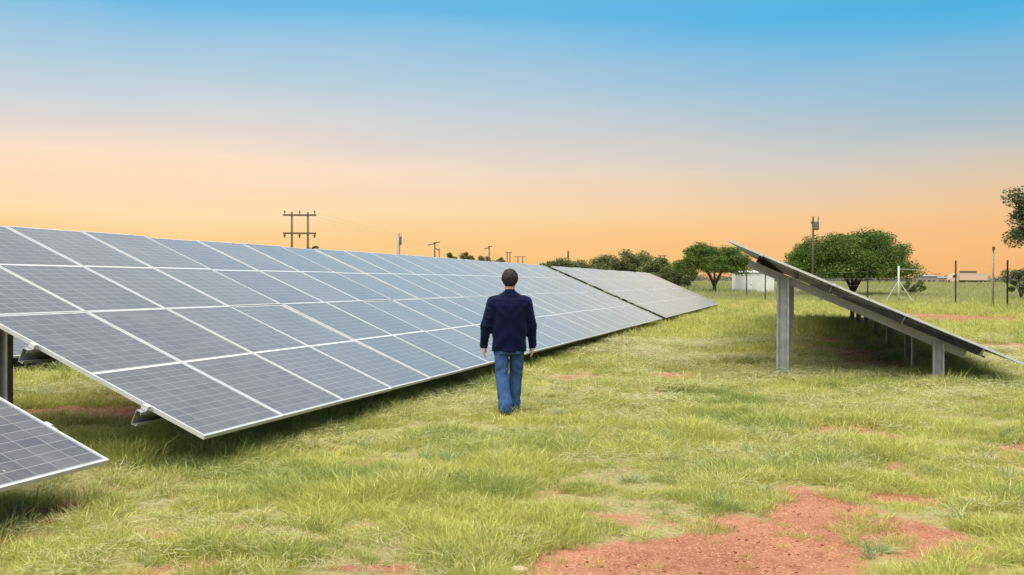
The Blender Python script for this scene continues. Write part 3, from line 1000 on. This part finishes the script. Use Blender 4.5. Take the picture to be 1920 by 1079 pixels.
# ------------------------------------------------------------------ shed
Ys = 128
pl, pr = at(1376, 520, Ys), at(1447, 520, Ys)
W = pr.x - pl.x; zb = float(gz(0, Ys)); H = at(1410, 510, Ys).z - zb
shed = empty('white_shed', ((pl.x + pr.x) / 2, Ys, zb)); tag(shed, 'plain white ribbed shed behind the umbrella-shaped tree', 'shed')
mb = MB(); mb.box((-W / 2 + .05, -1.3, 0), (W / 2 - .05, 1.3, H - .12)); mb.build('wall', M_white, shed)
for k in range(16):
    xx = -W / 2 + .1 + k * (W - .2) / 15
    mb = MB(); mb.box((xx - .06, -1.335, .05), (xx + .06, -1.30, H - .13)); mb.build('wall_rib', M_white, shed)
mb = MB(); mb.add([(-W / 2 - .1, -1.5, H - .12), (W / 2 + .1, -1.5, H - .12), (W / 2 + .1, 1.5, H + .1), (-W / 2 - .1, 1.5, H + .1), (-W / 2 - .1, -1.5, H - .04), (W / 2 + .1, -1.5, H - .04), (W / 2 + .1, 1.5, H + .18), (-W / 2 - .1, 1.5, H + .18)],
                  [(0, 3, 2, 1), (4, 5, 6, 7), (0, 1, 5, 4), (1, 2, 6, 5), (2, 3, 7, 6), (3, 0, 4, 7)]); mb.build('roof', M_white, shed)
mb = MB(); mb.box((-W * .28, -1.36, .02), (-W * .28 + .95, -1.338, 2.05)); dr = mb.build('door', simple('shed_door', (.62, .64, .66), .5), shed)
mb = MB(); mb.box((-W * .28 + .82, -1.40, 1.0), (-W * .28 + .88, -1.361, 1.12)); mb.build('handle', M_iron, dr)

# ------------------------------------------------------------------ truck far off on the right
Yt = 236
kx = px_m(Yt); p0 = at(1813, 525, Yt)
zb = float(gz(p0.x, Yt)) + .15
tr = empty('tanker_truck', (p0.x, Yt, zb)); tag(tr, 'pale cream truck parked in the far field on the right', 'truck')
M_cream = simple('cream_paint', (.50, .36, .28), .5, 0, .08)
mb = MB()
sec = [(-4.2, .62), (-4.2, 1.3), (-3.9, 2.15), (-3.2, 2.5), (-2.5, 2.55), (-2.45, .62)]
n = len(sec); vs = [(q[0], -1.15, q[1]) for q in sec] + [(q[0], 1.15, q[1]) for q in sec]
mb.add(vs, [tuple(range(n)), tuple(range(2 * n - 1, n - 1, -1))] + [(i, i + n, (i + 1) % n + n, (i + 1) % n) for i in range(n)])
cab = mb.build('cab', M_cream, tr)
mb = MB(); mb.box((-3.75, -1.17, 1.55), (-2.9, -1.152, 2.2)); mb.build('window', M_black, cab)
mb = MB(); mb.box((-2.35, -1.2, .95), (4.3, 1.2, 2.62)); mb.box((-2.3, -1.23, 2.5), (4.3, -1.2, 2.62)); mb.build('load_body', M_cream, tr)
mb = MB(); mb.box((-4.2, -.6, .5), (4.3, .6, .93)); mb.build('chassis', M_black, tr)
for xx in (-3.6, -.6, 2.2, 3.3):
    for yy in (-1.0, 1.0):
        mb = MB(); mb.tube([(xx, yy - .14, .48), (xx, yy + .14, .48)], .48, 14); wv = mb.build('wheel', M_black, tr)
        if yy < 0:
            mb = MB(); mb.tube([(xx, yy - .17, .48), (xx, yy - .141, .48)], .24, 10); mb.build('rim', M_galv, wv)
mb = MB(); mb.box((-1.4, -.8, 2.63), (1.9, .8, 3.15)); mb.build('roof_load', simple('dark_load', (.09, .075, .06), .8), tr)

# low farm buildings in front of the far wood
for px0, px1, ty, Y, colr, lb in ((1722, 1752, 516, 300, (.20, .20, .19), 'low grey farm building far off beyond the fence, left one'), (1754, 1774, 519, 310, (.28, .24, .21), 'low pale farm building left of the parked truck')):
    pa, pb = at(px0, 520, Y), at(px1, 520, Y); z = float(gz(0, Y)); w = pb.x - pa.x; h = at(px0, ty, Y).z - z
    t = empty('farm_building', ((pa.x + pb.x) / 2, Y, z)); tag(t, lb, 'building', 'far farm buildings')
    mb = MB(); mb.box((-w / 2, -2, 0), (w / 2, 2, h - .4)); mb.build('wall', simple('farm_wall', colr, .8), t)
    mb = MB(); mb.add([(-w / 2 - .2, -2.3, h - .4), (w / 2 + .2, -2.3, h - .4), (w / 2 + .2, 0, h), (-w / 2 - .2, 0, h), (w / 2 + .2, 2.3, h - .4), (-w / 2 - .2, 2.3, h - .4)], [(0, 1, 2, 3), (3, 2, 4, 5), (0, 3, 5), (1, 4, 2), (0, 5, 4, 1)]); mb.build('roof', M_greypole, t)
    for q in (-.3, 0, .3):
        mb = MB(); mb.box((w * q - .35, -2.03, .5), (w * q + .35, -2.003, 1.3)); mb.build('window', M_black, t)

# ------------------------------------------------------------------ the man (surface nets over a signed distance field)
class SDF:
    def __init__(s, lo, hi, h):
        s.lo = np.array(lo, float); s.h = h
        s.n = np.ceil((np.array(hi) - s.lo) / h).astype(int) + 1
        s.D = np.full(tuple(s.n), 1.0)

    def region(s, lo, hi, pad=.06):
        i0 = np.clip(np.floor((np.array(lo) - pad - s.lo) / s.h).astype(int), 0, s.n - 1)
        i1 = np.clip(np.ceil((np.array(hi) + pad - s.lo) / s.h).astype(int) + 1, 1, s.n)
        sl = tuple(slice(a, b) for a, b in zip(i0, i1))
        ax = [s.lo[k] + s.h * np.arange(i0[k], i1[k]) for k in range(3)]
        return sl, np.meshgrid(*ax, indexing='ij')

    def put(s, sl, d, k, sub=False):
        o = s.D[sl]
        if sub: d = -d; s.D[sl] = np.maximum(o, d); return
        hh = np.clip(.5 + .5 * (o - d) / k, 0, 1)
        s.D[sl] = o * (1 - hh) + d * hh - k * hh * (1 - hh)

    def cap(s, a, b, ra, rb, k=.02, sy=1.0, sx=1.0, pad=.06):
        """tapered capsule; sx, sy squeeze its section"""
        a, b = np.array(a, float), np.array(b, float)
        r = max(ra, rb) * max(1, sx, sy)
        sl, (X, Y, Z) = s.region(np.minimum(a, b) - r, np.maximum(a, b) + r, pad)
        dx, dy, dz = X - a[0], Y - a[1], Z - a[2]; e = b - a
        t = np.clip((dx * e[0] + dy * e[1] + dz * e[2]) / max(1e-9, e @ e), 0, 1)
        q = np.sqrt(((dx - t * e[0]) / sx) ** 2 + ((dy - t * e[1]) / sy) ** 2 + (dz - t * e[2]) ** 2)
        s.put(sl, (q - (ra + (rb - ra) * t)) * min(sx, sy, 1), k)

    def ell(s, c, r, k=.02, sub=False):
        c, r = np.array(c, float), np.array(r, float)
        sl, (X, Y, Z) = s.region(c - r, c + r)
        q = np.sqrt(((X - c[0]) / r[0]) ** 2 + ((Y - c[1]) / r[1]) ** 2 + ((Z - c[2]) / r[2]) ** 2)
        s.put(sl, (q - 1) * r.min(), k, sub)

    def loft(s, prof, k=.03):
        """prof: (z, cx, cy, rx, ry) sections of an upright body"""
        p = np.array(prof, float); p = p[np.argsort(p[:, 0])]
        R_ = p[:, 3:].max()
        sl, (X, Y, Z) = s.region((p[:, 1].min() - R_, p[:, 2].min() - R_, p[0, 0]), (p[:, 1].max() + R_, p[:, 2].max() + R_, p[-1, 0]))
        f = lambda j: np.interp(Z, p[:, 0], p[:, j])
        rx, ry = f(3), f(4)
        e = np.abs((X - f(1)) / rx) ** 2.4 + np.abs((Y - f(2)) / ry) ** 2.4
        d = (e ** (1 / 2.4) - 1) * np.minimum(rx, ry)
        d = np.maximum(d, np.maximum(p[0, 0] - Z, Z - p[-1, 0]))
        s.put(sl, d, k)

    def wrinkle(s, fn):
        ax = [s.lo[k] + s.h * np.arange(s.n[k]) for k in range(3)]
        X, Y, Z = np.meshgrid(*ax, indexing='ij')
        s.D = s.D + fn(X, Y, Z)

    def mesh(s, name, mat):
        D = s.D; nx, ny, nz = D.shape
        ins = D < 0
        acc = np.zeros((nx - 1, ny - 1, nz - 1, 3)); cn = np.zeros((nx - 1, ny - 1, nz - 1))
        sh = (nx - 1, ny - 1, nz - 1)
        cor = [(i, j, k) for i in (0, 1) for j in (0, 1) for k in (0, 1)]
        cut = lambda A, c: A[c[0]:c[0] + sh[0], c[1]:c[1] + sh[1], c[2]:c[2] + sh[2]]
        for c0 in cor:
            for ax in range(3):
                if c0[ax]: continue
                c1 = list(c0); c1[ax] = 1
                d0, d1 = cut(D, c0), cut(D, c1)
                x = (d0 < 0) != (d1 < 0)
                t = np.where(x, d0 / np.where(x, d0 - d1, 1), 0)
                for q in range(3): acc[..., q] += x * (c0[q] + (t if q == ax else 0))
                cn += x
        act = cn > 0
        idx = np.full(sh, -1, np.int64); idx[act] = np.arange(act.sum())
        g = np.argwhere(act)
        V = s.lo + s.h * (g + acc[act] / cn[act][:, None])
        Fs = []
        for ax in range(3):
            a = [slice(1, -1)] * 3; a[ax] = slice(0, -1); b = [slice(1, -1)] * 3; b[ax] = slice(1, None)
            i0, i1 = ins[tuple(a)], ins[tuple(b)]
            ch = np.argwhere(i0 != i1)
            if not len(ch): continue
            flip = i0[tuple(ch.T)]
            off = np.array([1, 1, 1]); off[ax] = 0
            c = ch + off
            u, w = [(1, 2), (2, 0), (0, 1)][ax]
            def cell(du, dw):
                e = c.copy(); e[:, u] -= du; e[:, w] -= dw
                return idx[tuple(e.T)]
            q = np.stack([cell(1, 1), cell(0, 1), cell(0, 0), cell(1, 0)], -1)
            q[~flip] = q[~flip][:, ::-1]
            Fs.append(q)
        Fs = np.concatenate(Fs)
        # light smoothing
        for _ in range(2):
            nb = np.zeros_like(V); ct = np.zeros(len(V))
            for a, b in ((0, 1), (1, 2), (2, 3), (3, 0)):
                np.add.at(nb, Fs[:, a], V[Fs[:, b]]); np.add.at(ct, Fs[:, a], 1)
                np.add.at(nb, Fs[:, b], V[Fs[:, a]]); np.add.at(ct, Fs[:, b], 1)
            V = V * .5 + .5 * nb / ct[:, None]
        return np_mesh(name, V, Fs, mat, True)


mgx, mgy = ground_at(955, 776)
man = empty('person', (mgx, mgy, float(gz(mgx, mgy)) + .005), R(2))
man.scale = (.985, .985, .97)
tag(man, 'man in a navy jacket and blue jeans walking away beside the panels', 'person')
SKIN = simple('skin', (.40, .22, .16), .5, 0, .08, 12)
# joints (x right, y away from the camera)
HIP_L, HIP_R = (-.10, 0, .92), (.09, .02, .92)
KN_L, KN_R = (-.095, .02, .50), (.085, .12, .50)
AN_L, AN_R = (-.055, -.13, .10), (.062, .17, .09)
SH_L, SH_R = (-.202, .0, 1.375), (.196, .0, 1.375)
EL_L, EL_R = (-.290, -.03, 1.09), (.266, .02, 1.09)
WR_L, WR_R = (-.315, .03, .850), (.285, .07, .850)
B = SDF((-.42, -.30, -.02), (.40, .40, 1.84), .006)
B.ell((0, .012, 1.685), (.077, .098, .115)); B.ell((0, .045, 1.63), (.060, .068, .075), .03)                # skull, jaw
B.cap((0, -.005, 1.46), (0, .0, 1.60), .062, .058, .03)                                                       # neck
B.cap((0, .105, 1.69), (0, .125, 1.655), .010, .016, .012)                                                   # nose
B.ell((0, .107, 1.615), (.026, .010, .008), .006); B.ell((0, .10, 1.575), (.026, .018, .018), .015)           # lips, chin
for s in (-1, 1):
    B.ell((s * .082, .0, 1.672), (.012, .020, .034), .008)                                                     # ears
    B.ell((s * .032, .098, 1.695), (.016, .010, .009), .004); B.ell((s * .033, .098, 1.715), (.022, .010, .006), .006)
B.loft([(.86, 0, 0, .155, .105), (1.0, 0, 0, .165, .11), (1.15, 0, 0, .165, .11), (1.33, 0, 0, .19, .115), (1.44, 0, 0, .17, .085), (1.50, 0, 0, .07, .06)])
for sh_, el_, wr_ in ((SH_L, EL_L, WR_L), (SH_R, EL_R, WR_R)):
    B.cap(sh_, el_, .062, .048, .04); B.cap(el_, wr_, .046, .029, .02)
for hp, kn, an in ((HIP_L, KN_L, AN_L), (HIP_R, KN_R, AN_R)):
    B.cap(hp, kn, .088, .058, .04); B.cap(kn, an, .057, .040, .03); B.cap(an, (an[0], an[1] + .14, .035), .042, .032, .03)


def hand(S, w, side, swing):
    """hanging, slightly curled hand: palm, four fingers, thumb; knuckles point down"""
    x, y, z = w
    S.cap((x, y, z), (x, y + .01, z - .045), .027, .030, .02, sx=.75)
    S.cap((x, y - .022, z - .05), (x, y - .026, z - .085), .017, .017, .02); S.cap((x, y + .028, z - .045), (x, y + .028, z - .085), .019, .017, .02)
    for i, (dy, L) in enumerate(((-.032, .058), (-.011, .072), (.011, .076), (.032, .068))):
        yk = y + dy; k0 = (x, yk, z - .088); k1 = (x - side * .006, yk + swing * .3, z - .088 - L * .5); k2 = (x - side * .024, yk + swing * .5, z - .088 - L * .92)
        S.cap(k0, k1, .0095, .0088, .006, pad=.03); S.cap(k1, k2, .0088, .0075, .006, pad=.03)
    S.cap((x - side * .006, y + .040, z - .035), (x - side * .022, y + .062, z - .072), .012, .0105, .008, pad=.03)
    S.cap((x - side * .022, y + .062, z - .072), (x - side * .030, y + .058, z - .098), .0105, .0085, .006, pad=.03)


hand(B, WR_L, -1, .004); hand(B, WR_R, 1, .006)
link('body', B.mesh('body', SKIN), man)
# hair
Hr = SDF((-.13, -.14, 1.52), (.13, .16, 1.84), .006)
Hr.ell((0, .0, 1.690), (.100, .112, .112)); Hr.cap((0, -.035, 1.642), (0, -.03, 1.67), .064, .078, .03, sx=1.2)
Hr.ell((0, .118, 1.635), (.078, .080, .095), .01, sub=True)
Hr.wrinkle(lambda X, Y, Z: .0022 * np.sin(150 * X + 40 * Z) * np.sin(90 * Z + 60 * Y))
hm = NT('short_dark_hair')
tcx = hm.n('ShaderNodeTexCoord').outputs['Object']
hc = hm.mix(hm.rng(hm.noise(90, 3, tcx), .35, .65), (.008, .0065, .006), (.042, .034, .029))
link('hair', Hr.mesh('hair', hm.done(hm.pbsdf(hc, .6, 0, hm.bump(hm.noise(160, 2, tcx), .6, .004), .1))), man)
# jacket
J = SDF((-.46, -.30, .70), (.44, .34, 1.60), .008)
J.loft([(.775, -.008, .01, .203, .146), (.84, -.006, .01, .210, .148), (.98, -.002, .005, .212, .148), (1.12, 0, .0, .215, .146), (1.26, 0, -.005, .222, .145), (1.35, 0, -.01, .216, .132), (1.41, 0, -.01, .175, .110)], .02)
J.cap((-.150, -.008, 1.385), (.150, -.008, 1.385), .081, .081, .06); J.cap((-.05, -.012, 1.450), (.05, -.012, 1.450), .066, .066, .07)
J.cap((0, -.012, 1.46), (0, -.008, 1.500), .078, .072, .02)
for sh_, el_, wr_ in ((SH_L, EL_L, WR_L), (SH_R, EL_R, WR_R)):
    J.cap(sh_, el_, .080, .064, .05); J.cap(el_, wr_, .064, .047, .03); w_ = np.array(wr_) * 1.0; w_[2] -= .012
    J.cap(wr_, tuple(w_), .048, .049, .01)
J.ell((0, -.002, 1.582), (.068, .066, .036), .01, sub=True)
for wr_ in (WR_L, WR_R): J.ell((wr_[0], wr_[1], wr_[2] - .075), (.075, .075, .035), .01, sub=True)


def jw(X, Y, Z):
    arm = np.clip((np.abs(X) - .20) / .05, 0, 1)
    d = 0.0032 * arm * np.sin(62 * Z + 14 * X + 9 * np.sin(21 * Y)) + 0.002 * arm * np.sin(118 * Z - 30 * Y)
    d += .0060 * (1 - arm) * np.sin(26 * Z + 30 * np.abs(X) + 3) * np.clip((1.25 - Z) / .3, 0, 1)
    d += .0055 * (1 - arm) * np.sin(38 * Z - 45 * np.abs(X)) * np.clip(1 - abs(Z - 1.28) / .14, 0, 1)
    d += .005 * np.clip((.83 - Z) / .05, 0, 1) * np.sin(24 * X + 5)
    d += .004 * np.exp(-(X / .006) ** 2) * (Y < 0) * (Z > .8) * (Z < 1.44)
    d += .004 * np.exp(-((Z - 1.36 - .05 * np.cos(6 * X)) / .006) ** 2) * (1 - arm)
    return d


J.wrinkle(jw)
jm = NT('navy_jacket_cloth')
tcx = jm.n('ShaderNodeTexCoord').outputs['Object']
jc = jm.mix(jm.rng(jm.noise(7, 4, tcx), .3, .7), (.0004, .0008, .012), (.0012, .0026, .030))
jb = jm.pbsdf(jc, .8, 0, jm.bump(jm.noise(300, 2, tcx), .25, .003), .12)
jb.inputs['Sheen Weight'].default_value = .14; jb.inputs['Sheen Tint'].default_value = (.25, .40, .8, 1)
link('jacket', J.mesh('jacket', jm.done(jb)), man)
# jeans
T = SDF((-.30, -.32, -.02), (.30, .40, 1.02), .008)
T.loft([(.74, -.005, .01, .178, .122), (.86, 0, .005, .178, .125), (1.0, 0, .0, .165, .115)], .02)
for hp, kn, an, fl in ((HIP_L, KN_L, AN_L, .083), (HIP_R, KN_R, AN_R, .078)):
    T.cap((hp[0], hp[1], .84), kn, .096, .080, .02); T.cap(kn, (an[0], an[1] * .9, .13), .080, fl, .02); T.cap((an[0], an[1] * .9, .13), (an[0], an[1], .055), fl, fl * .98, .01, sy=1.1)
for an in (AN_L, AN_R): T.ell((an[0], an[1], -.03), (.2, .2, .062), .01, sub=True)


def tw(X, Y, Z):
    d = .006 * np.sin(46 * Z + 12 * X + 6 * np.sin(25 * X)) * np.clip((.40 - Z) / .3, 0, 1)
    d += .006 * np.sin(52 * Z + 40 * np.abs(X)) * np.clip(1 - abs(Z - .52) / .12, 0, 1)
    d += .004 * np.sin(60 * np.abs(X) + 40 * Z) * np.clip(1 - abs(Z - .74) / .12, 0, 1)
    return d


T.wrinkle(tw)
tm = NT('blue_denim')
tcx = tm.n('ShaderNodeTexCoord').outputs['Object']
tc_ = tm.mix(tm.rng(tm.noise(9, 4, tcx), .3, .7), (.010, .032, .105), (.036, .092, .225))
tc_ = tm.mix(tm.math('MULTIPLY', tm.rng(tm.noise(240, 2, tcx), .45, .6), .25), tc_, (.12, .22, .36))
link('jeans', T.mesh('jeans', tm.done(tm.pbsdf(tc_, .85, 0, tm.bump(tm.noise(260, 2, tcx), .3, .003), .15))), man)
# shoes
M_shoe = simple('dark_leather', (.018, .022, .026), .5, 0, .3)
for an in (AN_L, AN_R):
    S_ = SDF((an[0] - .09, an[1] - .12, -.01), (an[0] + .09, an[1] + .26, .14), .007)
    S_.ell((an[0], an[1] - .01, .052), (.042, .062, .052)); S_.ell((an[0], an[1] + .10, .036), (.050, .105, .040), .03); S_.cap((an[0], an[1], .06), (an[0], an[1], .10), .042, .042, .02)
    S_.loft([(.0, an[0], an[1] + .055, .050, .145), (.016, an[0], an[1] + .055, .050, .145)], .004)
    link('shoe', S_.mesh('shoe', M_shoe), man)

# ------------------------------------------------------------------ a few pale stones on the bare soil
M_stone = simple('pale_stone', (.38, .28, .19), .85, 0, .2, 20, .4)
r5 = random.Random(4)
for k, (px, py, s, lb) in enumerate([(972, 1070, .045, 'pale flat stone at the bottom edge by the red soil')]):
    gx, gy = ground_at(px, py)
    mb = MB(); n = 9
    for lv, (rr, zz) in enumerate(((.8, -.3), (1.0, .15), (.75, .5), (.3, .66))):
        mb.v += [(s * rr * math.cos(i * 6.283 / n) * r5.uniform(.85, 1.15) * 1.3, s * rr * math.sin(i * 6.283 / n) * r5.uniform(.85, 1.15), s * zz * r5.uniform(.9, 1.1)) for i in range(n)]
    for lv in range(3):
        for i in range(n): mb.f.append((lv * n + i, lv * n + (i + 1) % n, (lv + 1) * n + (i + 1) % n, (lv + 1) * n + i)); mb.m.append(0)
    mb.f.append(tuple(range(3 * n, 4 * n))); mb.m.append(0)
    o = mb.build('stone', M_stone, None, (gx, gy, float(gz(gx, gy)) - .005), smooth=True)
    tag(o, lb, 'stone')
